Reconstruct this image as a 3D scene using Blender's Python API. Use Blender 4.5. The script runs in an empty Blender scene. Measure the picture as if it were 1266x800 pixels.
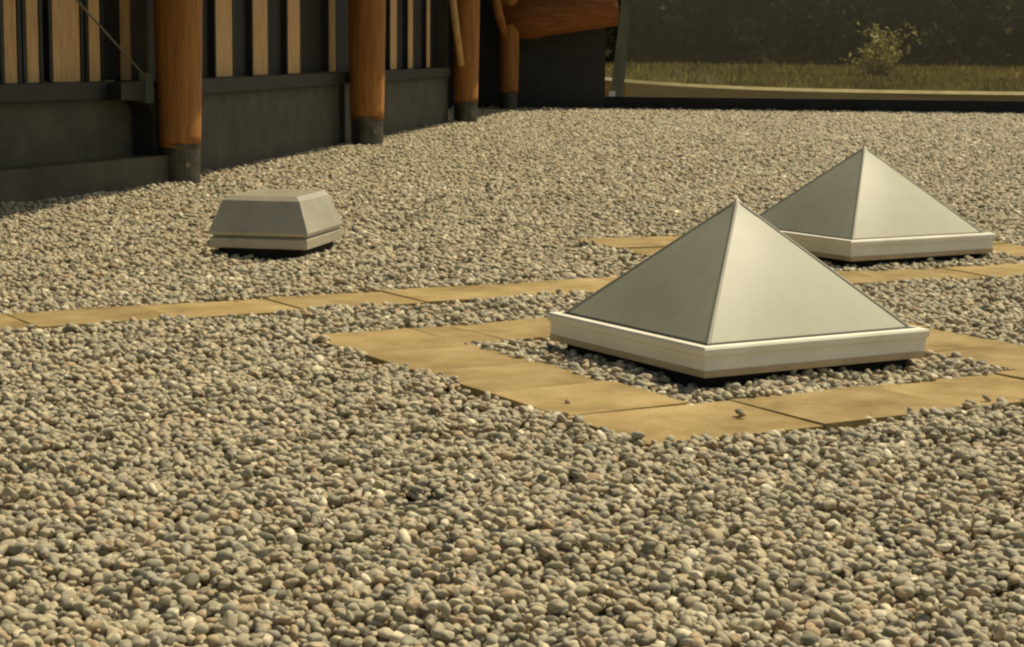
import bpy, bmesh, math, random
import numpy as np
from mathutils import Matrix, Vector
rnd = random.Random(7); rng = np.random.default_rng(11)
R = math.radians
scene = bpy.context.scene; col = scene.collection

# ------------------------------------------------------------------ camera, sky, sun, exposure
F, PITCH, ROLL, CH = 2409.37, 0.14002, 0.00918, 1.1165          # focal length in px of a 1266 px wide frame
cd = bpy.data.cameras.new('camera'); cam = bpy.data.objects.new('camera', cd); col.objects.link(cam)
cd.sensor_width = 36; cd.lens = F / 1266 * 36; cd.clip_end = 5000; cd.clip_start = 0.05
cam.matrix_world = Matrix.Translation((0, 0, CH)) @ Matrix.Rotation(math.pi/2 - PITCH, 4, 'X') @ Matrix.Rotation(ROLL, 4, 'Z')
scene.camera = cam
SUN_EL, SUN_AZ = R(60), math.atan2(0.85, 0.53)                   # azimuth clockwise from +Y: high, right and a little behind
w = bpy.data.worlds.new('World'); scene.world = w; w.use_nodes = True
nt = w.node_tree; bg = nt.nodes['Background']; sky = nt.nodes.new('ShaderNodeTexSky')
sky.sky_type = 'NISHITA'; sky.sun_disc = False; sky.sun_elevation = SUN_EL; sky.sun_rotation = SUN_AZ
sky.dust_density = 2.5; sky.ozone_density = 0.6; bg.inputs[1].default_value = 0.112
wb = nt.nodes.new('ShaderNodeMix'); wb.data_type = 'RGBA'; wb.blend_type = 'MULTIPLY'; wb.inputs[0].default_value = 1; wb.inputs[7].default_value = (1, .935, .72, 1)   # the camera's warm white balance
nt.links.new(sky.outputs[0], wb.inputs[6]); nt.links.new(wb.outputs[2], bg.inputs[0])
sl = bpy.data.lights.new('sun', 'SUN'); sl.energy = 4.5; sl.angle = R(0.53); sl.color = (1.0, 0.885, 0.62)
sun = bpy.data.objects.new('sun', sl); col.objects.link(sun)
sd = Vector((math.sin(SUN_AZ)*math.cos(SUN_EL), math.cos(SUN_AZ)*math.cos(SUN_EL), math.sin(SUN_EL)))
sun.rotation_euler = sd.to_track_quat('Z', 'Y').to_euler(); sun.location = (6, 4, 9)
scene.view_settings.view_transform = 'Standard'; scene.view_settings.look = 'None'
scene.view_settings.gamma = 1; scene.view_settings.exposure = 0.0
scene.cycles.pixel_filter_type = 'BLACKMAN_HARRIS'; scene.cycles.filter_width = 2.3

# ------------------------------------------------------------------ helpers
def srgb(r, g, b):
    return tuple(((c/255/12.92) if c/255 <= .04045 else ((c/255+.055)/1.055)**2.4) for c in (r, g, b)) + (1,)
def tag(o, label=None, cat=None, group=None, kind=None):
    for k, v in (('label', label), ('category', cat), ('group', group), ('kind', kind)):
        if v: o[k] = v
    return o
def empty(name, loc=(0, 0, 0), rz=0):
    o = bpy.data.objects.new(name, None); o.location = loc; o.rotation_euler = (0, 0, rz); o.empty_display_size = .1
    col.objects.link(o); return o
def link(name, me, parent=None, loc=(0, 0, 0)):
    o = bpy.data.objects.new(name, me); o.location = loc; col.objects.link(o)
    if parent: o.parent = parent
    return o
def mesh(name, bm, mat, parent=None, loc=(0, 0, 0), bevel=0, smooth=False, seg=2):
    if bevel:
        es = [e for e in bm.edges if len(e.link_faces) == 2 and e.calc_face_angle() > .35]
        bmesh.ops.bevel(bm, geom=es, offset=bevel, segments=seg, profile=.6, affect='EDGES', clamp_overlap=True)
    bmesh.ops.recalc_face_normals(bm, faces=bm.faces)
    me = bpy.data.meshes.new(name); bm.to_mesh(me); bm.free(); me.materials.append(mat)
    if smooth:
        for p in me.polygons: p.use_smooth = True
    return link(name, me, parent, loc)
def box(x0, x1, y0, y1, z0, z1, bm=None):
    bm = bm or bmesh.new()
    v = [bm.verts.new(p) for p in ((x0,y0,z0),(x1,y0,z0),(x1,y1,z0),(x0,y1,z0),(x0,y0,z1),(x1,y0,z1),(x1,y1,z1),(x0,y1,z1))]
    for f in ((0,3,2,1),(4,5,6,7),(0,1,5,4),(1,2,6,5),(2,3,7,6),(3,0,4,7)): bm.faces.new([v[i] for i in f])
    return bm
def prism(poly, z0, z1, bm=None):                                # plan polygon extruded up
    bm = bm or bmesh.new(); n = len(poly)
    a = [bm.verts.new((p[0], p[1], z0)) for p in poly]; b = [bm.verts.new((p[0], p[1], z1)) for p in poly]
    bm.faces.new(a[::-1]); bm.faces.new(b)
    for i in range(n): bm.faces.new((a[i], a[(i+1) % n], b[(i+1) % n], b[i]))
    return bm
def tube(pts, radii, n=16, bm=None, wob=0, seed=0):
    bm = bm or bmesh.new(); rr = random.Random(seed); rings = []
    P = [Vector(p) for p in pts]; ph = [rr.uniform(0, 6.28) for _ in range(3)]
    for i, p in enumerate(P):
        d = (P[min(i+1, len(P)-1)] - P[max(i-1, 0)]).normalized()
        u = d.cross(Vector((0.31, .95, 0.02)) if abs(d.z) > .7 else Vector((0, 0, 1))).normalized(); v = d.cross(u)
        ring = []
        for k in range(n):
            a = 2*math.pi*k/n; r = radii[i]*(1+wob*(math.sin(2*a+ph[0]+i*.3)+.6*math.sin(3*a+ph[1]-i*.5)))
            ring.append(bm.verts.new(p + u*math.cos(a)*r + v*math.sin(a)*r))
        rings.append(ring)
    for i in range(len(P)-1):
        for k in range(n): bm.faces.new((rings[i][k], rings[i][(k+1) % n], rings[i+1][(k+1) % n], rings[i+1][k]))
    bm.faces.new(rings[0][::-1]); bm.faces.new(rings[-1]); return bm

def nodes(name):
    m = bpy.data.materials.new(name); m.use_nodes = True; t = m.node_tree
    return m, t, t.nodes['Principled BSDF'], (lambda k: t.nodes.new('ShaderNode'+k)), t.links.new
def ramp(N, stops):
    r = N('ValToRGB'); e = r.color_ramp.elements
    while len(e) < len(stops): e.new(.5)
    for i, (p, c) in enumerate(stops): e[i].position = p; e[i].color = c
    return r
def mat_noise(name, stops, scale=5, rough=.8, bump=0, bscale=40, metal=0, spec=.4, stretch=(1, 1, 1), detail=6, rvar=0, dist=.01, bstretch=None, coord='Object', coat=0):
    m, t, b, N, L = nodes(name)
    tc = N('TexCoord'); mp = N('Mapping'); mp.inputs['Scale'].default_value = stretch
    L(tc.outputs[coord], mp.inputs[0])
    n = N('TexNoise'); n.inputs['Scale'].default_value = scale; n.inputs['Detail'].default_value = detail; n.inputs['Roughness'].default_value = .62
    L(mp.outputs[0], n.inputs['Vector']); r = ramp(N, stops); L(n.outputs['Fac'], r.inputs[0]); L(r.outputs[0], b.inputs['Base Color'])
    b.inputs['Roughness'].default_value = rough; b.inputs['Metallic'].default_value = metal; b.inputs['Specular IOR Level'].default_value = spec
    b.inputs['Coat Weight'].default_value = coat
    if rvar:
        mr = N('MapRange'); mr.inputs[3].default_value = rough-rvar; mr.inputs[4].default_value = rough+rvar
        mr.inputs[1].default_value = .3; mr.inputs[2].default_value = .7
        L(n.outputs['Fac'], mr.inputs[0]); L(mr.outputs[0], b.inputs['Roughness'])
    if bump:
        n2 = N('TexNoise'); n2.inputs['Scale'].default_value = bscale; n2.inputs['Detail'].default_value = 4; L(mp.outputs[0], n2.inputs['Vector'])
        bp = N('Bump'); bp.inputs['Strength'].default_value = bump; bp.inputs['Distance'].default_value = dist
        L(n2.outputs['Fac'], bp.inputs['Height']); L(bp.outputs[0], b.inputs['Normal'])
    return m

# ------------------------------------------------------------------ materials
def pebble_mat():
    m, t, b, N, L = nodes('pebble')
    at = N('Attribute'); at.attribute_type = 'INSTANCER'; at.attribute_name = 'shade'
    S = [(0, (116,110,94)), (.08, (136,129,110)), (.18, (168,156,128)), (.30, (150,144,126)), (.42, (178,166,136)), (.54, (158,151,132)), (.66, (182,168,138)),
         (.76, (170,160,136)), (.83, (176,156,126)), (.89, (164,140,110)), (.95, (194,182,152)), (1, (222,212,186))]
    r = ramp(N, [(p, srgb(*c)) for p, c in S]); L(at.outputs['Fac'], r.inputs[0])
    tc = N('TexCoord'); n = N('TexNoise'); n.inputs['Scale'].default_value = 2.2; n.inputs['Detail'].default_value = 5
    at2 = N('Attribute'); at2.attribute_type = 'INSTANCER'; at2.attribute_name = 'shade'
    mul = N('Math'); mul.operation = 'MULTIPLY'; mul.inputs[1].default_value = 91.0; L(at2.outputs['Fac'], mul.inputs[0])
    ad = N('VectorMath'); ad.operation = 'ADD'; L(tc.outputs['Object'], ad.inputs[0]); L(mul.outputs[0], ad.inputs[1]); L(ad.outputs[0], n.inputs['Vector'])
    mr = N('MapRange'); mr.inputs[1].default_value = .3; mr.inputs[2].default_value = .7; mr.inputs[3].default_value = .72; mr.inputs[4].default_value = 1.16; L(n.outputs['Fac'], mr.inputs[0])
    mx = N('Mix'); mx.data_type = 'RGBA'; mx.blend_type = 'MULTIPLY'; mx.inputs[0].default_value = 1
    L(r.outputs[0], mx.inputs[6]); L(mr.outputs[0], mx.inputs[7]); L(mx.outputs[2], b.inputs['Base Color'])
    b.inputs['Roughness'].default_value = .68; b.inputs['Specular IOR Level'].default_value = .35
    return m
def paver_mat():
    m, t, b, N, L = nodes('paver_concrete')
    tc = N('TexCoord'); oi = N('ObjectInfo'); mul = N('Math'); mul.operation = 'MULTIPLY'; mul.inputs[1].default_value = 37.0; L(oi.outputs['Random'], mul.inputs[0])
    ad = N('VectorMath'); ad.operation = 'ADD'; L(tc.outputs['Object'], ad.inputs[0]); L(mul.outputs[0], ad.inputs[1])
    def noise(sc, de):
        n = N('TexNoise'); n.inputs['Scale'].default_value = sc; n.inputs['Detail'].default_value = de; n.inputs['Roughness'].default_value = .65; L(ad.outputs[0], n.inputs['Vector']); return n
    def mul2(a, bb, f=1):
        x = N('Mix'); x.data_type = 'RGBA'; x.blend_type = 'MULTIPLY'; x.inputs[0].default_value = f; L(a, x.inputs[6]); L(bb, x.inputs[7]); return x.outputs[2]
    n1, n2, n3 = noise(4.5, 6), noise(1.6, 3), noise(140, 3)
    r1 = ramp(N, [(.28, srgb(124,106,70)), (.5, srgb(153,132,90)), (.72, srgb(170,150,108))]); L(n1.outputs['Fac'], r1.inputs[0])
    r2 = ramp(N, [(.34, (.80,.79,.76,1)), (.5, (1,1,1,1)), (.7, (1.06,1.06,1.05,1))]); L(n2.outputs['Fac'], r2.inputs[0])
    r3 = ramp(N, [(.32, (.72,.71,.68,1)), (.46, (1,1,1,1)), (.7, (1.08,1.08,1.06,1))]); L(n3.outputs['Fac'], r3.inputs[0])
    r4 = ramp(N, [(0, (.88,.88,.88,1)), (1, (1.08,1.07,1.05,1))]); L(oi.outputs['Random'], r4.inputs[0])
    L(mul2(mul2(mul2(r1.outputs[0], r2.outputs[0]), r3.outputs[0]), r4.outputs[0]), b.inputs['Base Color'])
    b.inputs['Roughness'].default_value = .92; b.inputs['Specular IOR Level'].default_value = .2
    bp = N('Bump'); bp.inputs['Strength'].default_value = .5; bp.inputs['Distance'].default_value = .003; L(n3.outputs['Fac'], bp.inputs['Height']); L(bp.outputs[0], b.inputs['Normal'])
    return m
def log_mat(name, stops, stretch):
    m = mat_noise(name, stops, 3.0, .74, .5, 22, stretch=stretch, dist=.012); t = m.node_tree; b = t.nodes['Principled BSDF']; N = lambda k: t.nodes.new('ShaderNode'+k); L = t.links.new
    src = b.inputs['Base Color'].links[0].from_socket
    tc = N('TexCoord'); mp = N('Mapping'); mp.inputs['Scale'].default_value = tuple(v*1.6 if v > 1 else v*.5 for v in stretch); L(tc.outputs['Object'], mp.inputs[0])
    n = N('TexNoise'); n.inputs['Scale'].default_value = 4; n.inputs['Detail'].default_value = 2; L(mp.outputs[0], n.inputs['Vector'])
    r = ramp(N, [(.46, (1,1,1,1)), (.495, (.35,.3,.26,1)), (.505, (.35,.3,.26,1)), (.54, (1,1,1,1))]); L(n.outputs['Fac'], r.inputs[0])   # drying cracks
    x = N('Mix'); x.data_type = 'RGBA'; x.blend_type = 'MULTIPLY'; x.inputs[0].default_value = .5; L(src, x.inputs[6]); L(r.outputs[0], x.inputs[7]); L(x.outputs[2], b.inputs['Base Color'])
    return m
M = dict(
    pebble=pebble_mat(),
    bed=mat_noise('roof_grit', [(.3, srgb(38,36,29)), (.7, srgb(64,59,46))], 30, .95, .6, 200),
    paver=paver_mat(),
    frame=mat_noise('skylight_frame', [(.3, srgb(222,216,200)), (.7, srgb(238,233,218))], 6, .5, .05, 60, metal=.1, rvar=.08),
    frame_low=mat_noise('frame_skirt', [(.3, srgb(170,152,122)), (.7, srgb(196,178,148))], 8, .6, 0, metal=.1),
    hip=mat_noise('hip_cap_metal', [(.3, srgb(120,117,104)), (.7, srgb(146,142,126))], 6, .6),
    seal=mat_noise('black_gasket', [(.3, srgb(30,29,25)), (.7, srgb(50,48,42))], 10, .6, spec=.2),
    curb=mat_noise('bitumen_curb', [(.3, srgb(16,15,12)), (.7, srgb(34,31,26))], 12, .85, .3, 80),
    vent=mat_noise('vent_aluminium', [(.25, srgb(164,157,138)), (.75, srgb(184,177,158))], 5, .30, .02, 30, metal=.16, rvar=.05),
    wood=log_mat('varnished_log', [(.25, srgb(132,84,38)), (.5, srgb(166,110,50)), (.78, srgb(186,132,68))], (6, 6, .55)),
    beam=log_mat('beam_wood', [(.25, srgb(104,58,24)), (.55, srgb(142,84,36)), (.8, srgb(164,106,50))], (.6, 5, 5)),
    board=mat_noise('pale_board', [(.2, srgb(172,128,76)), (.5, srgb(204,162,104)), (.8, srgb(222,186,130))], 4, .7, .3, 30, stretch=(5, 5, .9)),
    dark=mat_noise('dark_cladding', [(.25, srgb(56,53,43)), (.55, srgb(74,70,57)), (.8, srgb(92,86,69))], 3.5, .7, .25, 18),
    darker=mat_noise('charcoal_metal', [(.3, srgb(30,29,25)), (.7, srgb(46,44,38))], 4, .5, .1, 20),
    shoe=mat_noise('column_shoe', [(.3, srgb(66,64,56)), (.7, srgb(98,94,82))], 9, .5, .1, 30, metal=.5),
    soffit=mat_noise('soffit', [(.3, srgb(60,42,26)), (.7, srgb(84,60,36))], 3, .8, stretch=(1, 8, 1)),
    cable=mat_noise('steel_cable', [(.3, srgb(120,112,96)), (.7, srgb(150,142,122))], 9, .4, metal=.8),
    post=mat_noise('screen_post', [(.3, srgb(78,84,72)), (.7, srgb(112,116,98))], 3, .45, metal=.4, stretch=(3, 3, .5)),
    parapet=mat_noise('parapet_membrane', [(.3, srgb(34,32,28)), (.7, srgb(52,48,42))], 3, .8, .2, 20),
    sill=mat_noise('earth_strip', [(.3, srgb(40,32,15)), (.7, srgb(64,50,24))], 1.5, 1, .4, 30, spec=0),
    kerb=mat_noise('pale_kerb', [(.3, srgb(186,166,126)), (.7, srgb(220,200,160))], 3, .9, .2, 30),
    ground=mat_noise('grass_ground', [(.25, srgb(56,51,26)), (.5, srgb(76,68,36)), (.75, srgb(94,82,46))], .8, 1, .5, 12),
    blade=None, leaf=None, wood_leaf=None,
)
def glass_mat(name, tint, rough=.02):
    m, t, b, N, L = nodes(name); t.nodes.remove(b)
    o = t.nodes['Material Output']; tr = N('BsdfTransparent'); gl = N('BsdfGlossy'); mx = N('MixShader'); fr = N('Fresnel')
    tr.inputs[0].default_value = tint; gl.inputs['Roughness'].default_value = rough; fr.inputs[0].default_value = 1.45
    L(fr.outputs[0], mx.inputs[0]); L(tr.outputs[0], mx.inputs[1]); L(gl.outputs[0], mx.inputs[2])
    du = N('BsdfTranslucent'); du.inputs[0].default_value = (.6, .55, .45, 1); m2 = N('MixShader'); m2.inputs[0].default_value = .05     # pale translucent mix that paints the reflected haze on the glass
    L(mx.outputs[0], m2.inputs[1]); L(du.outputs[0], m2.inputs[2]); L(m2.outputs[0], o.inputs[0]); return m
M['glass'] = glass_mat('screen_glass', (.82, .83, .75, 1))
def leaf_mat(name, stops, trans=.35, patch=0, pscale=.45):
    m, t, b, N, L = nodes(name)
    g = N('NewGeometry'); r = ramp(N, stops); L(g.outputs['Random Per Island'], r.inputs[0])
    if patch:                                                    # different plants in one mass have different greens
        tc = N('TexCoord'); n = N('TexNoise'); n.inputs['Scale'].default_value = pscale; n.inputs['Detail'].default_value = 3; L(tc.outputs['Object'], n.inputs['Vector'])
        r0 = r; k = ramp(N, [(.36, (1-patch, 1-patch, 1-patch, 1)), (.52, (1, 1, 1, 1)), (.66, (1+patch*1.6, 1+patch*1.4, 1+patch, 1))]); L(n.outputs['Fac'], k.inputs[0])
        r = N('Mix'); r.data_type = 'RGBA'; r.blend_type = 'MULTIPLY'; r.inputs[0].default_value = 1; L(r0.outputs[0], r.inputs[6]); L(k.outputs[0], r.inputs[7]); out = r.outputs[2]
    else: out = r.outputs[0]
    L(out, b.inputs['Base Color'])
    b.inputs['Roughness'].default_value = .7; b.inputs['Specular IOR Level'].default_value = .2
    tl = N('BsdfTranslucent'); L(out, tl.inputs[0]); mx = N('MixShader'); mx.inputs[0].default_value = trans
    L(b.outputs[0], mx.inputs[1]); L(tl.outputs[0], mx.inputs[2]); L(mx.outputs[0], t.nodes['Material Output'].inputs[0]); return m
M['blade'] = leaf_mat('grass_blade', [(0, srgb(104,96,56)), (.5, srgb(130,119,72)), (1, srgb(162,146,100))], .5, .3, .9)
M['leaf'] = leaf_mat('shrub_leaf', [(0, srgb(120,116,66)), (.6, srgb(172,162,100)), (.9, srgb(210,198,144)), (1, srgb(230,220,180))])
M['wood_leaf'] = leaf_mat('woodland_leaf', [(0, srgb(66,62,44)), (.5, srgb(94,88,64)), (.85, srgb(118,109,80)), (1, srgb(168,156,116))], .3, .75)

def pane_mat():
    m, t, b, N, L = nodes('skylight_pane')
    tc = N('TexCoord'); n = N('TexNoise'); n.inputs['Scale'].default_value = 1.3; n.inputs['Detail'].default_value = 5; L(tc.outputs['Object'], n.inputs['Vector'])
    mp = N('Mapping'); mp.inputs['Scale'].default_value = (7, 7, 4); L(tc.outputs['Object'], mp.inputs[0])
    n2 = N('TexNoise'); n2.inputs['Scale'].default_value = 2; n2.inputs['Detail'].default_value = 3; L(mp.outputs[0], n2.inputs['Vector'])
    r = ramp(N, [(.3, srgb(136,135,119)), (.5, srgb(143,142,125)), (.72, srgb(150,148,131))]); L(n.outputs['Fac'], r.inputs[0])
    r2 = ramp(N, [(.3, (.92,.92,.90,1)), (.5, (1,1,1,1)), (.7, (1.04,1.04,1.03,1))]); L(n2.outputs['Fac'], r2.inputs[0])
    mx = N('Mix'); mx.data_type = 'RGBA'; mx.blend_type = 'MULTIPLY'; mx.inputs[0].default_value = .8; L(r.outputs[0], mx.inputs[6]); L(r2.outputs[0], mx.inputs[7])
    L(mx.outputs[2], b.inputs['Base Color']); b.inputs['Specular IOR Level'].default_value = .42
    mr = N('MapRange'); mr.inputs[1].default_value = .3; mr.inputs[2].default_value = .7; mr.inputs[3].default_value = .47; mr.inputs[4].default_value = .49
    L(n2.outputs['Fac'], mr.inputs[0]); L(mr.outputs[0], b.inputs['Roughness']); return m
M['pane'] = pane_mat()

# ------------------------------------------------------------------ layout frames
A1, C1 = 0.537, (0.818, 7.116)                                   # paving grid: angle, skylight centre
def grid(u, v, a=A1, c=C1): return (c[0]+u*math.cos(a)-v*math.sin(a), c[1]+u*math.sin(a)+v*math.cos(a))
C2, A2 = (1.949, 10.856), 0.537-0.02
A2R = 0.537-0.13                                                 # the far ring of pavers lies a little askew
DI, DO = 0.72, 1.195

# ------------------------------------------------------------------ ground and roof deck
ys = [(-1500,-.35),(-20,-.35),(37.0,-.35),(37.9,-.05),(39,.03),(41,.12),(44,.24),(47,.40),(52,.58),(55,.62),(58,.66),(70,2.4),(95,6),(130,9),(400,16),(2500,18)]
xs = [-1500,-400,-120,-50,-20,-8,0,4,8,12,16,24,40,70,140,400,1500]
bm = bmesh.new(); g = [[bm.verts.new((x, y, z)) for x in xs] for y, z in ys]
for i in range(len(ys)-1):
    for j in range(len(xs)-1): bm.faces.new((g[i][j], g[i][j+1], g[i+1][j+1], g[i+1][j]))
tag(mesh('ground', bm, M['ground']), kind='structure')
deck = tag(mesh('roof_deck', box(-9, 15, -4, 37.2, -.3, -.040), M['bed']), kind='structure')

# ------------------------------------------------------------------ paving
PAV = []                                                         # footprints, for keeping the gravel clear of them
def paver_row(root, u0, u1, v0, v1, joints, axis, a, c, seed):
    PAV.append((u0, u1, v0, v1, a, c)); rr = random.Random(seed); e = sorted(set([u0 if axis == 0 else v0] + list(joints) + [u1 if axis == 0 else v1]))
    for s, t in zip(e[:-1], e[1:]):
        q = (s, t, v0, v1) if axis == 0 else (u0, u1, s, t)
        
        w_, h_ = q[1]-q[0]-.0025, q[3]-q[2]-.0025
        bm = box(-w_/2, w_/2, -h_/2, h_/2, -.045, 0)
        o = mesh('paver', bm, M['paver'], root, bevel=.003)
        x, y = grid((q[0]+q[1])/2, (q[2]+q[3])/2, a, c)
        o.location = (x, y, rr.uniform(-.004, .004)); o.rotation_euler = (rr.uniform(-.008, .008), rr.uniform(-.008, .008), a+rr.uniform(-.012, .012))
def ring(name, a, c, seed, di=DI, do=DO, far=0):
    r = tag(empty(name), kind='structure')
    paver_row(r, -do, do, -do, -di, (-.56, .02, .6), 0, a, c, seed)
    paver_row(r, -do, -di, -di, do+far, (-.27, .2, .655), 1, a, c, seed+1)
    paver_row(r, -di+.003, do, di, do+far, (-.54+.0, .02, .6), 0, a, c, seed+2)
    paver_row(r, di, do, -di, di, (-.25, .24), 1, a, c, seed+3)
    for q in ((-do, -di+.2, di, do+far), (-do, -di, -do, -di+.2), (di, do, -do, -di+.2), (di, do, di-.2, do+far)): PAV.append((*q, a, c))   # no stones on the corner joints
ring('paving', A1, C1, 1)
ring('paving', A2R, C2, 9, far=.06)
path = tag(empty('path'), kind='structure')
paver_row(path, -3.2, 1.25, 1.878, 2.34, [-3.2+.585*k for k in range(1, 8)], 0, A1, C1, 20)

# ------------------------------------------------------------------ skylights
def skylight(label, c, a, s):
    r = tag(empty('pyramid_skylight', (*c, 0), a), label, 'skylight', 'pyramid skylights set in the gravel')
    z0, z1, ap = .028*s, .135*s, .587*s; k = .5*s
    def frame_part(name, prof, mat, bev=0):                      # (half width, z) profile swept round the square, closed loop
        bm = bmesh.new(); rings = []
        for hw, z in prof: rings.append([bm.verts.new((sx*hw, sy*hw, z)) for sx, sy in ((-1,-1),(1,-1),(1,1),(-1,1))])
        n = len(rings)
        for i in range(n):
            A, B = rings[i], rings[(i+1) % n]
            for j in range(4): bm.faces.new((A[j], A[(j+1) % 4], B[(j+1) % 4], B[j]))
        return mesh(name, bm, mat, r, bevel=bev)
    frame_part('curb', [(k-.055, -.05), (k-.055, z0+.03), (k-.12, z0+.03), (k-.12, -.05)], M['curb'])
    f = frame_part('frame', [(k-.010, .052*s), (k-.009, z1-.036), (k-.001, z1-.031), (k, z1-.010), (k-.004, z1-.002), (k-.028, z1), (k-.034, z1-.008), (k-.036, .052*s)], M['frame'], .002)
    sk = frame_part('skirt', [(k-.012, z0), (k-.007, .0518*s), (k-.04, .0518*s), (k-.045, z0)], M['frame_low'], .002); sk.parent = f
    gs = frame_part('gasket', [(k-.0345, z1-.02), (k-.0345, z1-.004), (k-.05, z1+.004), (k-.056, z1-.02)], M['seal']); gs.parent = f
    b = k-.046; zb = z1-.004
    cs = [Vector((-b,-b,zb)), Vector((b,-b,zb)), Vector((b,b,zb)), Vector((-b,b,zb))]; top = Vector((0, 0, ap-.012))
    for i in range(4):                                           # four panes, each a thin solid triangle with a slight belly
        p, q = cs[i], cs[(i+1) % 4]; nrm = (q-p).cross(top-p).normalized()
        bm = bmesh.new(); rows = []; NR = 8
        for j in range(NR+1):
            t = j/NR; l, rgt = p.lerp(top, t), q.lerp(top, t); m_ = max(1, NR-j) if j < NR else 0
            rows.append([bm.verts.new((l.lerp(rgt, x/m_) if m_ else top)+nrm*(.010*s*math.sin(math.pi*min(1, t*1.0))*4*(x/m_)*(1-x/m_) if m_ else 0)) for x in range(m_+1)])
        for j in range(NR):
            a_, b_ = rows[j], rows[j+1]
            for x in range(len(a_)-1):
                bm.faces.new((a_[x], a_[x+1], b_[min(x, len(b_)-1)]))
                if x+1 < len(b_): bm.faces.new((a_[x+1], b_[x+1], b_[x]))
        mesh('pane', bm, M['pane'], r, smooth=True)
    for i in range(4):                                           # hip caps
        p, d = cs[i], (top-cs[i]).normalized(); out = Vector((p.x, p.y, 0)).normalized(); side = Vector((-out.y, out.x, 0)); up = d.cross(side); up = up if up.z > 0 else -up
        bm = bmesh.new(); rs = []
        for e, t in ((p-d*.004, 1), (top+d*.004, .8)):
            rs.append([bm.verts.new(e+side*x*t+up*y) for x, y in ((-.008, -.010), (-.0065, .001), (0, .004), (.0065, .001), (.008, -.010))])
        for j in range(4): bm.faces.new((rs[0][j], rs[0][j+1], rs[1][j+1], rs[1][j]))
        bm.faces.new(rs[0][::-1]); bm.faces.new(rs[1]); bm.faces.new((rs[0][4], rs[0][0], rs[1][0], rs[1][4]))
        mesh('hip_cap', bm, M['hip'], r)
    bm = bmesh.new(); ba = [bm.verts.new(top+Vector((x*.016, y*.016, -.016))) for x, y in ((-1,-1),(1,-1),(1,1),(-1,1))]; tp = bm.verts.new(top+Vector((0, 0, .012)))
    for i in range(4): bm.faces.new((ba[i], ba[(i+1) % 4], tp))
    bm.faces.new(ba[::-1]); mesh('finial_cap', bm, M['frame'], r)
    return r
skylight('grey pyramid skylight inside the paver ring that stands apart from the long path', C1, A1, 1.0)
skylight('grey pyramid skylight whose ring of tan pavers adjoins the long straight path', C2, A2+.02, 1.03)

# ------------------------------------------------------------------ roof vent
VA = R(-11); VC = (-1.295, 10.68)
v = tag(empty('roof_vent', (*VC, 0), VA), 'low box-shaped aluminium roof vent with sloping hood standing on the gravel', 'vent')
mesh('base', box(-.235, .235, -.29, .29, -.05, .055), M['curb'], v)
def loft(secs, bm=None):
    bm = bm or bmesh.new(); rs = [[bm.verts.new((sx*hx, sy*hy, z)) for sx, sy in ((-1,-1),(1,-1),(1,1),(-1,1))] for hx, hy, z in secs]
    for A, B in zip(rs[:-1], rs[1:]):
        for j in range(4): bm.faces.new((A[j], A[(j+1) % 4], B[(j+1) % 4], B[j]))
    bm.faces.new(rs[0][::-1]); bm.faces.new(rs[-1]); return bm
hood = mesh('hood', loft([(.272, .332, .116), (.276, .336, .134), (.214, .28, .300), (.190, .254, .324)]), M['vent'], v, bevel=.015, seg=3)
mesh('rim', loft([(.256, .314, .044), (.272, .332, .050), (.272, .332, .098), (.246, .304, .1165)]), M['vent'], v, bevel=.006)
mesh('rating_plate', box(-.05, -.015, -.006, .006, 0, .003), M['vent'], hood).matrix_local = Matrix.Translation((-.02, -.3025, .252)) @ Matrix.Rotation(math.atan2(.166, .056), 4, 'X')

# ------------------------------------------------------------------ timber building along the left edge
T = Vector((.143, .9897, 0)).normalized(); NRM = Vector((T.y, -T.x, 0)); O = Vector((-2.72, 15.95, 0))
def L2(t, n, z=0): q = O + T*t + NRM*n; return Vector((q.x, q.y, z))
build = tag(empty('timber_building', O), 'timber building with round log columns and dark wall panels beside the gravel roof', 'building')
def bpart(name, bm, mat, **k):
    o = mesh(name, bm, mat, build, **k); o.matrix_parent_inverse = Matrix.Translation(-O); return o
TL = (T + NRM*.21).normalized(); NL = Vector((TL.y, -TL.x, 0))      # the near bay stands at a slight angle to the others
def L3(t, n, z=0): q = O + TL*t + NL*n; return Vector((q.x, q.y, z))
def tn_box(t0, t1, n0, n1, z0, z1, bm=None):
    P2 = L3 if t1 <= 0 else L2
    return prism([P2(t0, n1)[:2], P2(t1, n1)[:2], P2(t1, n0)[:2], P2(t0, n0)[:2]], z0, z1, bm)
def px_t(px, z, n):                                              # where along the wall plane a sight line at image column px meets it
    N_, T_ = (NL, TL) if px < 200 else (NRM, T)
    k = (px-633)/F; q = O + N_*n; return (k*(q.y*.99) - q.x)/(T_.x - k*T_.y*.99)
WN = -.26                                                        # wall face, set back from the columns
bays = [(-7.0, -.02, -.32), (.12, 6.72, -.26), (6.98, 13.7, -.26)]
for (t0, t1, WN) in bays:
    bpart('wall_panel', tn_box(t0+.02, t1-.02, WN-.2, WN, -.1, .70), M['dark'], bevel=.006)
    bpart('ledge', tn_box(t0, t1, WN-.2, WN+.07, .703, .83), M['darker'], bevel=.008)
    bpart('window_wall', tn_box(t0, t1, WN-.35, WN-.16, .833, 3.9), M['darker'])
strips = [[(-38,-22),(0,15),(28,42),(60,93),(105,118),(158,178)], [(262,282),(308,326),(351,366),(402,410)], [(478,486),(500,506),(523,527)]]
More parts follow.
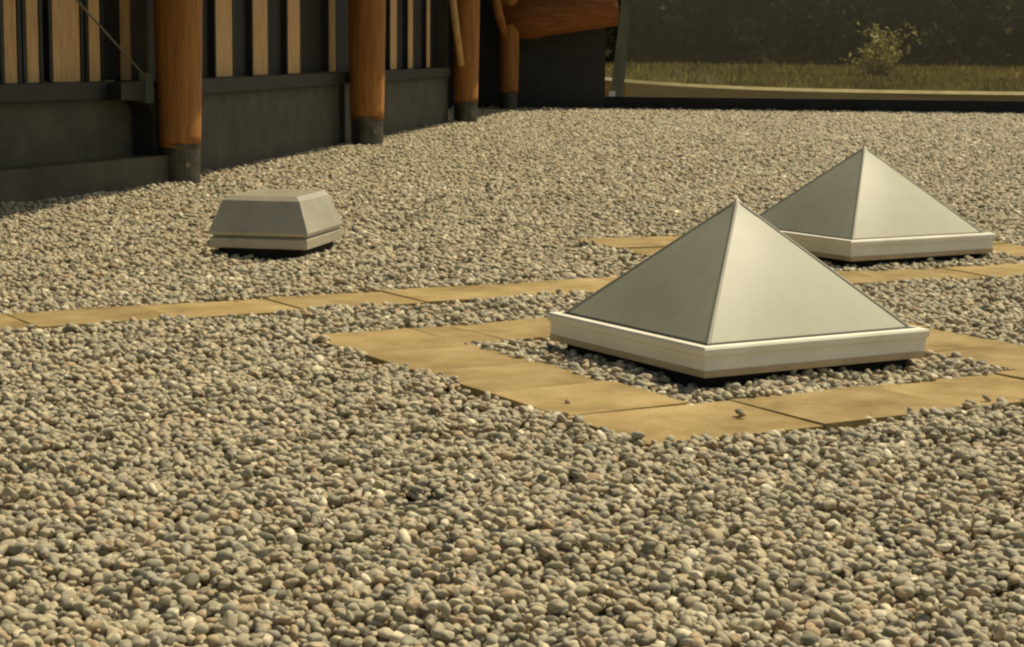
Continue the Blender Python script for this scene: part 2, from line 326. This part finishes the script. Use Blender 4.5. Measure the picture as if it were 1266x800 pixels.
for b_, (t0, t1, WN) in zip(strips, bays):
    prev = t0+.05
    for (a, b) in b_:
        ta, tb = px_t(a, 1.2, WN-.1), px_t(b, 1.2, WN-.1)
        bpart('board', tn_box(ta, tb, WN-.158, WN-.085, .836, 3.88), M['board'], bevel=.004)
        for tt in (ta-.055, tb+.012):
            bpart('mullion', tn_box(tt, tt+.043, WN-.157, WN-.08, .834, 3.89), M['darker'], bevel=.004)
        if ta-.06-prev > .2:
            bpart('window_pane', tn_box(prev+.06, ta-.065, WN-.155, WN-.14, .85, 3.88), M['seal'])
        prev = tb
WN = -.26
bpart('corner_post', tn_box(.0, .119, -.55, -.27, -.1, 3.9), M['dark'])
# low plinth in front of the near bay, with a dark duct on it
bpart('plinth', prism([L3(-6.0, -.06)[:2], L3(-.06, -.03)[:2], L3(-.06, -.317)[:2], L3(-6, -.317)[:2]], -.1, .235), M['dark'], bevel=.012)
bm = bmesh.new()
prof = [(0, .24), (0, .56), (-.02, .66), (-.07, .75), (-.15, .81), (-.26, .84), (-.62, .82), (-.62, .69), (-.30, .68), (-.20, .64), (-.16, .56), (-.15, .24)]
A = [bm.verts.new(L3(t-.06, -.315, z)) for t, z in prof]; B = [bm.verts.new(L3(t-.06, -.13, z)) for t, z in prof]
bm.faces.new(A); bm.faces.new(B[::-1])
for i in range(len(prof)): bm.faces.new((A[i], A[(i+1) % len(prof)], B[(i+1) % len(prof)], B[i]))
bpart('duct', bm, M['darker'], bevel=.02)
# columns
cols = [((-2.73, 15.98), .170, .205), ((-1.70, 22.65), .195, .222), ((-.735, 29.8), .185, .205), ((-.10, 36.2), .175, .20)]
for i, ((x, y), r0, r1) in enumerate(cols):
    zs = [.0, .31, .4, .9, 1.5, 2.2, 3.0, 3.9]
    bmc = tube([(x, y, z) for z in [.30, .4, .7, 1.1, 1.6, 2.2, 3.0, 3.95]], [r0*(1+.0)+(r1-r0)*t for t in (0, .08, .3, .55, .8, .9, 1, 1)], 24, wob=.012, seed=i)
    c_ = bpart('log_column', bmc, M['wood'], smooth=True)
    s_ = mesh('shoe', tube([(x, y, z) for z in (-.06, .02, .28, .33)], [r0*.99, r0*.97, r0*.97, r0*1.02], 24), M['shoe'], c_, smooth=False); 
    mesh('anchor_bolt', tube([(x+r0*.5, y-r0*.9, .16), (x+r0*.55, y-r0*1.05, .16)], [.022, .022], 6), M['cable'], c_)
# diagonal brace to the third column, and low arched beam to the end post
bpart('brace', tube([(-1.02, 29.2, 2.9), (-.97, 29.3, 2.2), (-.89, 29.42, 1.5), (-.80, 29.55, .86)], [.06, .06, .058, .05], 12, wob=.02), M['board'], smooth=True)
bpart('brace', tube([(-.55, 35.7, 3.2), (-.42, 35.8, 2.4), (-.30, 35.95, 1.75), (-.16, 36.1, 1.3)], [.09, .09, .09, .08], 12, wob=.02), M['wood'], smooth=True)
bpart('arched_beam', tube([(-.2, 36.35, 1.72), (.3, 36.4, 1.70), (.8, 36.45, 1.78), (1.3, 36.5, 1.85), (1.86, 36.55, 1.92)], [.40, .40, .38, .37, .36], 24, wob=.015, seed=5), M['beam'], smooth=True)
bpart('back_wall', prism([(-1.2, 37.15), (1.72, 37.15), (1.72, 37.35), (-1.2, 37.35)], -.1, 4.0), M['darker'])
bpart('side_wall', prism([(-1.9, 29.9), (-1.7, 29.9), (-1.1, 37.14), (-1.3, 37.14)], -.1, 4.0), M['darker'])
bpart('return_wall', tn_box(13.72, 13.9, -1.2, WN-.01, -.1, 3.9), M['dark'])
# eave
bpart('eave', prism([L2(-12, 1.66)[:2], L2(20.6, 1.66)[:2], L2(21.6, 2.7)[:2], L2(22.4, -.4)[:2], L2(22.4, -9)[:2], L2(-12, -9)[:2]], 3.97, 4.25), M['soffit'])
# stay cable with its bracket by the first column
bpart('stay_cable', tube([(-3.405, 14.14, 1.73), (-2.95, 15.70, .87)], [.0085, .0085], 8), M['cable'])
bpart('bracket', prism([(-3.0, 15.70), (-2.89, 15.70), (-2.89, 15.73), (-3.0, 15.73)], .66, .90), M['post'], bevel=.008)

# ------------------------------------------------------------------ glass screen and parapet at the far edge
tag(mesh('parapet', prism([(1.70, 37.22), (16, 36.1), (16, 36.4), (1.70, 37.52)], -.1, .235), M['parapet'], bevel=.01),
    'low black parapet kerb closing the gravel beneath the glass screen', 'parapet')
scr = tag(empty('glass_screen', (1.85, 37.36, .235)), 'tall clear glass wind screen standing on the black parapet', 'glass screen')
def spart(name, bm, mat, **k):
    o = mesh(name, bm, mat, scr, **k); o.matrix_parent_inverse = Matrix.Translation((-1.85, -37.36, -.235)); return o
def srow(x): return 37.22 - (x-1.7)*1.12/14.3 + .15
for x0, x1 in ((2.12, 5.999), (6.001, 9.999), (10.001, 13.98)):
    spart('glass_pane', prism([(x0, srow(x0)-.008), (x1, srow(x1)-.008), (x1, srow(x1)+.008), (x0, srow(x0)+.008)], .24, 2.6), M['glass'])
bm = bmesh.new()
a = [bm.verts.new(p) for p in ((1.83, 37.30, .24), (2.07, 37.30, .24), (2.07, 37.42, .24), (1.83, 37.42, .24))]
b = [bm.verts.new(p) for p in ((2.08, 37.28, 2.65), (2.30, 37.28, 2.65), (2.30, 37.40, 2.65), (2.08, 37.40, 2.65))]
bm.faces.new(a[::-1]); bm.faces.new(b)
for i in range(4): bm.faces.new((a[i], a[(i+1) % 4], b[(i+1) % 4], b[i]))
spart('end_post', bm, M['post'], bevel=.01)
spart('foot_clamp', box(1.80, 1.92, 37.20, 37.295, .24, .34), M['frame'], bevel=.015)

# ------------------------------------------------------------------ garden beyond the screen
def terr(y):
    for (a, za), (b, zb) in zip(ys[:-1], ys[1:]):
        if a <= y <= b: return za+(zb-za)*(y-a)/(b-a)
    return 18
def kerb_y(x): return 43.0 + 3.6*math.exp(-(x-2.3)/2.6)
bm = bmesh.new(); prevq = None
pts = [1.0+.5*i for i in range(40)]
rowsk = []
for x in pts:
    y = kerb_y(x); z = terr(y)
    rowsk.append([bm.verts.new(q) for q in ((x, y-.12, z-.1), (x, y-.12, z+.01), (x, y-.02, z+.075), (x, y+.10, z+.075), (x, y+.10, z-.1))])
for A, B in zip(rowsk[:-1], rowsk[1:]):
    for j in range(5): bm.faces.new((A[j], B[j], B[(j+1) % 5], A[(j+1) % 5]))
bm.faces.new(rowsk[0]); bm.faces.new(rowsk[-1][::-1])
tag(mesh('kerb', bm, M['kerb']), kind='structure')
bm = bmesh.new(); rowsk = []
for x in pts:
    y = kerb_y(x); rowsk.append([bm.verts.new((x, yy, terr(yy)+.012)) for yy in (38.9, 41, y-.1)])
for A, B in zip(rowsk[:-1], rowsk[1:]):
    for j in range(2): bm.faces.new((A[j], B[j], B[j+1], A[j+1]))
tag(mesh('soil', bm, M['sill']), kind='structure')

def quads(name, pos, nrm_dir, size, mat, parent=None, kind=None, aspect=1.0, curl=.0):
    """many small leaf quads: numpy arrays pos (n,3), two axis arrays"""
    n = len(pos); a, b = nrm_dir
    V = np.empty((n, 4, 3)); s = size[:, None]
    V[:, 0] = pos - a*s; V[:, 1] = pos - b*s*aspect; V[:, 2] = pos + a*s; V[:, 3] = pos + b*s*aspect
    me = bpy.data.meshes.new(name); me.vertices.add(n*4); me.loops.add(n*4); me.polygons.add(n)
    me.vertices.foreach_set('co', V.reshape(-1)); me.loops.foreach_set('vertex_index', np.arange(n*4)); me.polygons.foreach_set('loop_start', np.arange(0, n*4, 4))
    me.update(); me.validate(); me.materials.append(mat); o = link(name, me, parent)
    if kind: o['kind'] = kind
    return o
def rdirs(n):
    a = rng.normal(size=(n, 3)); a /= np.linalg.norm(a, axis=1)[:, None]; c = rng.normal(size=(n, 3)); b = np.cross(a, c); b /= np.linalg.norm(b, axis=1)[:, None]; return a, b
terrv = lambda y: np.interp(y, [q[0] for q in ys], [q[1] for q in ys])
# grass on the bank
n = 60000; gx = rng.uniform(0, 18, n); gy = rng.uniform(42.8, 57, n); ok = gy > 43.2+3.6*np.exp(-(gx-2.3)/2.6); gx, gy = gx[ok], gy[ok]; n = len(gx)
hgt = rng.gamma(4, .012, n)+.025; lean = rng.normal(0, .35, (n, 2))
up = np.stack([lean[:, 0], lean[:, 1], np.ones(n)], 1); up /= np.linalg.norm(up, axis=1)[:, None]
sd_ = np.stack([np.cos(q := rng.uniform(0, 6.28, n)), np.sin(q), np.zeros(n)], 1)
quads('grass', np.stack([gx, gy, terrv(gy)], 1)+up*hgt[:, None]*.6, (up, sd_), hgt, M['blade'], kind='stuff', aspect=.16)
# dark wood on the slope behind
cl = []
for i in range(900):
    y = rnd.uniform(57.5, 74); x = rnd.uniform(-6, 26); hh = rnd.uniform(.2, 8.0); r = rnd.uniform(.5, 1.3)
    if i % 2: y = rnd.uniform(57.2, 63); hh = rnd.uniform(.1, 3.4); r = rnd.uniform(.35, .85)
    cl.append((x, y, terr(y)+hh, r))
P = []; Sz = []
for x, y, z, r in cl:
    k = int(190*r); d = rng.normal(size=(k, 3)); d /= np.linalg.norm(d, axis=1)[:, None]; rad = r*rng.uniform(.35, 1.05, k)**.5
    P.append(np.array([x, y, z])+d*rad[:, None]*np.array([1, 1, .8])); Sz.append(rng.uniform(.06, .22, k))
P = np.concatenate(P); Sz = np.concatenate(Sz); P[:, 2] = np.maximum(P[:, 2], terrv(P[:, 1])+.05)
wood = quads('woodland', P, rdirs(len(P)), Sz, M['wood_leaf'], kind='stuff', aspect=.7)
PL = []                                                          # paler leaves painting sunlit patches in the gaps of the wood
for (x, y, z, rx, rz, k) in ((7.2, 60.2, 2.35, .8, .22, 500), (8.0, 60.4, 2.15, .5, .15, 250), (14.6, 59.5, 2.2, 1.0, .16, 500), (3.6, 60, 2.2, .6, .3, 160), (11.5, 60.5, 2.5, .9, .35, 160), (5.4, 59, 1.3, 1.2, .5, 90), (13.2, 59, 1.5, 1.4, .4, 110)):
    PL.append(np.array([x, y, z])+rng.normal(size=(k, 3))*np.array([rx, .25, rz])*.6)
PL = np.concatenate(PL); sunlit = quads('sunlit_patches', PL, rdirs(len(PL)), rng.uniform(.04, .10, len(PL)), M['blade'], wood, aspect=.6); sunlit['kind'] = 'stuff'
bm = bmesh.new()
for i in range(60):
    y = rnd.uniform(59, 80); x = rnd.uniform(-6, 28); z = terr(y); r = rnd.uniform(.05, .14)
    tube([(x, y, z-.2), (x+rnd.uniform(-.2, .2), y, z+3), (x+rnd.uniform(-.5, .5), y, z+7)], [r, r*.8, r*.4], 7, bm)
tk = mesh('trunks', bm, mat_noise('bark', [(.3, srgb(52,44,34)), (.7, srgb(84,74,56))], 6, .9), wood); tk['kind'] = 'stuff'
# the loose pale shrub on the bank
sh = tag(empty('shrub', (9.1, 49.0, terr(49.0))), 'loose yellow-green shrub growing on the grass bank beyond the glass screen', 'shrub')
bm = bmesh.new(); LP = []
for i in range(42):
    a = rnd.uniform(0, 6.28); ln = rnd.uniform(.45, 1.4); sp = rnd.uniform(.2, 1.15)
    p0 = Vector((rnd.uniform(-.25, .25), rnd.uniform(-.15, .15), -.05)); tip = p0+Vector((math.cos(a)*sp, math.sin(a)*sp*.7, ln)); mid = p0.lerp(tip, .5)+Vector((-math.cos(a)*.08, 0, .08))
    tube([p0, mid, tip], [.014, .010, .004], 5, bm)
    for j in range(26):
        t = rnd.uniform(.25, 1.02); q = p0.lerp(mid, t*2) if t < .5 else mid.lerp(tip, t*2-1); LP.append(q+Vector([rnd.gauss(0, .075) for _ in range(3)]))
mesh('stems', bm, M['wood'], sh)
LP = np.array([tuple(q) for q in LP]); quads('leaves', LP, rdirs(len(LP)), rng.uniform(.035, .085, len(LP)), M['leaf'], sh, aspect=.5)

# ------------------------------------------------------------------ gravel
def proto(i, sub):
    rr = np.random.default_rng(100+i); bm = bmesh.new(); bmesh.ops.create_icosphere(bm, subdivisions=sub, radius=.5)
    k = rr.normal(size=(5, 3))*1.7; ph = rr.uniform(0, 6.28, 5); am = rr.uniform(.02, .06, 5); ax = (1.0, rr.uniform(.62, .9), rr.uniform(.48, .72)); pl = rr.normal(size=(5, 3)); pl /= np.linalg.norm(pl, axis=1)[:, None]; pd = rr.uniform(.62, .86, 5)
    for v in bm.verts:
        p = np.array(v.co)*2; s = 1+sum(am[j]*math.sin(k[j]@p+ph[j]) for j in range(5))
        for j in range(5):
            e = pl[j]@p - pd[j]
            if e > 0: p = p - pl[j]*e*.82
        q = p*s*.5; q = np.sign(q)*np.abs(q)**rr.uniform(.93, .93)*.96
        v.co = (q[0]*ax[0], q[1]*ax[1], q[2]*ax[2])
    me = bpy.data.meshes.new('pebble'); bm.to_mesh(me); bm.free(); me.materials.append(M['pebble'])
    for p in me.polygons: p.use_smooth = True
    return me
NP = 14
protos = [proto(i, 3) for i in range(NP)]
pc = bpy.data.collections.new('pebble_shapes')                   # not linked: only read by the gravel's nodes
for i, me in enumerate(protos): pc.objects.link(bpy.data.objects.new('pebble_shape', me))

def smooth_noise(x, y, s, seed):
    r_ = np.random.default_rng(seed); out = 0
    for i in range(6):
        a = r_.uniform(0, 6.28); k = r_.uniform(.7, 1.6)/s*6.28; out = out+np.sin(k*(x*np.cos(a)+y*np.sin(a))+r_.uniform(0, 6.28))
    return out/6**.5
def size_at(y): return .0288*(1+1.15*np.clip((y-5)/30, 0, 1))
def inside_paver(x, y, margin):
    m = np.zeros(len(x), bool)
    for u0, u1, v0, v1, a, c in PAV:
        u = (x-c[0])*math.cos(a)+(y-c[1])*math.sin(a); v = -(x-c[0])*math.sin(a)+(y-c[1])*math.cos(a)
        m |= (u > u0+margin) & (u < u1-margin) & (v > v0+margin) & (v < v1-margin)
    return m
def layer(step, seed, zoff, zj, keep=1., smul=1.):
    r_ = np.random.default_rng(seed); X = []; Y = []
    y = 2.2 + r_.uniform(0, .02); row = 0
    while y < 37.2:
        d = size_at(y)*step; half = .30*y+.55+(.0)
        xl = max(-half, -7.5); n_ = int((half*1.0-xl)/d); X.append(xl+(np.arange(n_)+.5*(row % 2))*d); Y.append(np.full(n_, y)); y += d*.86; row += 1
    X = np.concatenate(X); Y = np.concatenate(Y); D = size_at(Y)
    X = X+r_.normal(0, .26, len(X))*D*step; Y = Y+r_.normal(0, .26, len(Y))*D*step
    if keep < 1: k_ = r_.uniform(size=len(X)) < keep; X, Y, D = X[k_], Y[k_], D[k_]
    S = D*smul*np.clip(np.exp(r_.normal(0, .16, len(X))), .65, 1.55)
    bad = inside_paver(X, Y, .015)
    for c, a, hw, hv in ((C1, A1, .455, .455), (C2, A2, .47, .47), (VC, VA, .245, .30)):
        u = (X-c[0])*math.cos(a)+(Y-c[1])*math.sin(a); v = -(X-c[0])*math.sin(a)+(Y-c[1])*math.cos(a); bad |= (abs(u) < hw) & (abs(v) < hv)
    t = (X-O.x)*T.x+(Y-O.y)*T.y; n_ = (X-O.x)*NRM.x+(Y-O.y)*NRM.y
    bad |= (n_ < WN+.02) & (t < 13.9) & (t > -.02); bad |= (t < -.02) & ((X-O.x)*NL.x+(Y-O.y)*NL.y < -.03)
    for (x, y), r0, r1 in cols: bad |= (X-x)**2+(Y-y)**2 < (r0+.01)**2
    bad |= Y > 37.22-(X-1.7)*1.12/14.3-.03
    bad |= (X < 1.75) & (Y > 37.1)
    hx, hy = -.245, 4.84                                         # a bare hollow where stones were lifted out
    if zoff > -.03: bad |= ((X-hx)/.058+.25*np.sin(Y*60))**2+((Y-hy)/.10+.2*np.sin(X*70))**2 < (1 if zoff > -.01 else .55)
    Z = zoff+.010*smooth_noise(X, Y, .55, 8)+.006*smooth_noise(X, Y, .17, 9)+r_.normal(0, zj, len(X))+(D-.0275)*.1-.013
    k_ = ~bad
    return X[k_], Y[k_], Z[k_], S[k_]
LY = [layer(.80, 1, -.024, .004), layer(.92, 2, -.002, .0055), layer(1.5, 3, .0085, .004, .62, 1.12)]
X, Y, Z, S = (np.concatenate([l[i] for l in LY]) for i in range(4))
# a few strays lying on the pavers
for (x, y, s) in ((.705, 5.93, .032), (.71, 5.90, .026), (1.54, 6.22, .03), (-1.22, 8.58, .03), (-.2, 9.2, .026), (1.25, 6.02, .02), (-.6, 6.95, .02), (.18, 6.1, .022), (1.9, 8.0, .02)):
    X = np.append(X, x); Y = np.append(Y, y); Z = np.append(Z, s*.27+.002); S = np.append(S, s)
n = len(X); EU = np.stack([rng.normal(0, .42, n), rng.normal(0, .42, n), np.where(rng.uniform(size=n) < .5, rng.normal(-.75, .45, n), rng.uniform(0, 6.283, n))], 1); SH = rng.uniform(0, 1, n); KI = rng.integers(0, NP, n)
# the 300 stones that show largest become single objects, the rest one mass
c_, s_ = math.cos(PITCH), math.sin(PITCH); dep = Y*c_-(Z-CH)*s_; upv = Y*s_+(Z-CH)*c_; pxx = 633+F*X/dep; pyy = 400-F*upv/dep
vis = (pxx > 4) & (pxx < 1262) & (pyy > 300) & (pyy < 796) & (Z > -.012)
score = np.where(vis, S/dep, 0); order = np.argsort(-score); single = order[:300]; rest = np.setdiff1d(np.arange(n), single)
for i in single:
    o = link('pebble', protos[KI[i]], deck, (X[i], Y[i], Z[i])); o.rotation_euler = EU[i]; o.scale = (S[i],)*3; o['shade'] = float(SH[i])
me = bpy.data.meshes.new('gravel'); m_ = len(rest); me.vertices.add(m_)
me.vertices.foreach_set('co', np.stack([X, Y, Z], 1)[rest].astype(np.float32).ravel())
for nm, ty, dat, key in (('size', 'FLOAT', S[rest], 'value'), ('shade', 'FLOAT', SH[rest], 'value'), ('kindex', 'INT', KI[rest], 'value'), ('turn', 'FLOAT_VECTOR', EU[rest], 'vector')):
    at = me.attributes.new(nm, ty, 'POINT'); at.data.foreach_set(key, np.ascontiguousarray(dat.astype(np.int32 if ty == 'INT' else np.float32)).ravel())
me.update(); me.materials.append(M['pebble'])
gr = link('gravel', me, deck); gr['kind'] = 'stuff'
ng = bpy.data.node_groups.new('gravel_stones', 'GeometryNodeTree')
ng.interface.new_socket('Geometry', in_out='INPUT', socket_type='NodeSocketGeometry'); ng.interface.new_socket('Geometry', in_out='OUTPUT', socket_type='NodeSocketGeometry')
GN = ng.nodes.new; gi = GN('NodeGroupInput'); go = GN('NodeGroupOutput'); ip = GN('GeometryNodeInstanceOnPoints'); ci = GN('GeometryNodeCollectionInfo')
ci.inputs['Collection'].default_value = pc; ci.inputs['Separate Children'].default_value = True; ci.inputs['Reset Children'].default_value = True; ip.inputs['Pick Instance'].default_value = True
def named(nm, ty):
    q = GN('GeometryNodeInputNamedAttribute'); q.data_type = ty; q.inputs['Name'].default_value = nm; return q.outputs['Attribute']
er = GN('FunctionNodeEulerToRotation'); K = ng.links.new
K(named('turn', 'FLOAT_VECTOR'), er.inputs[0]); K(gi.outputs[0], ip.inputs['Points']); K(ci.outputs[0], ip.inputs['Instance']); K(named('kindex', 'INT'), ip.inputs['Instance Index'])
K(er.outputs[0], ip.inputs['Rotation']); K(named('size', 'FLOAT'), ip.inputs['Scale']); K(ip.outputs[0], go.inputs[0])
md = gr.modifiers.new('stones', 'NODES'); md.node_group = ng
print('pebbles', n, 'leaves', len(P))
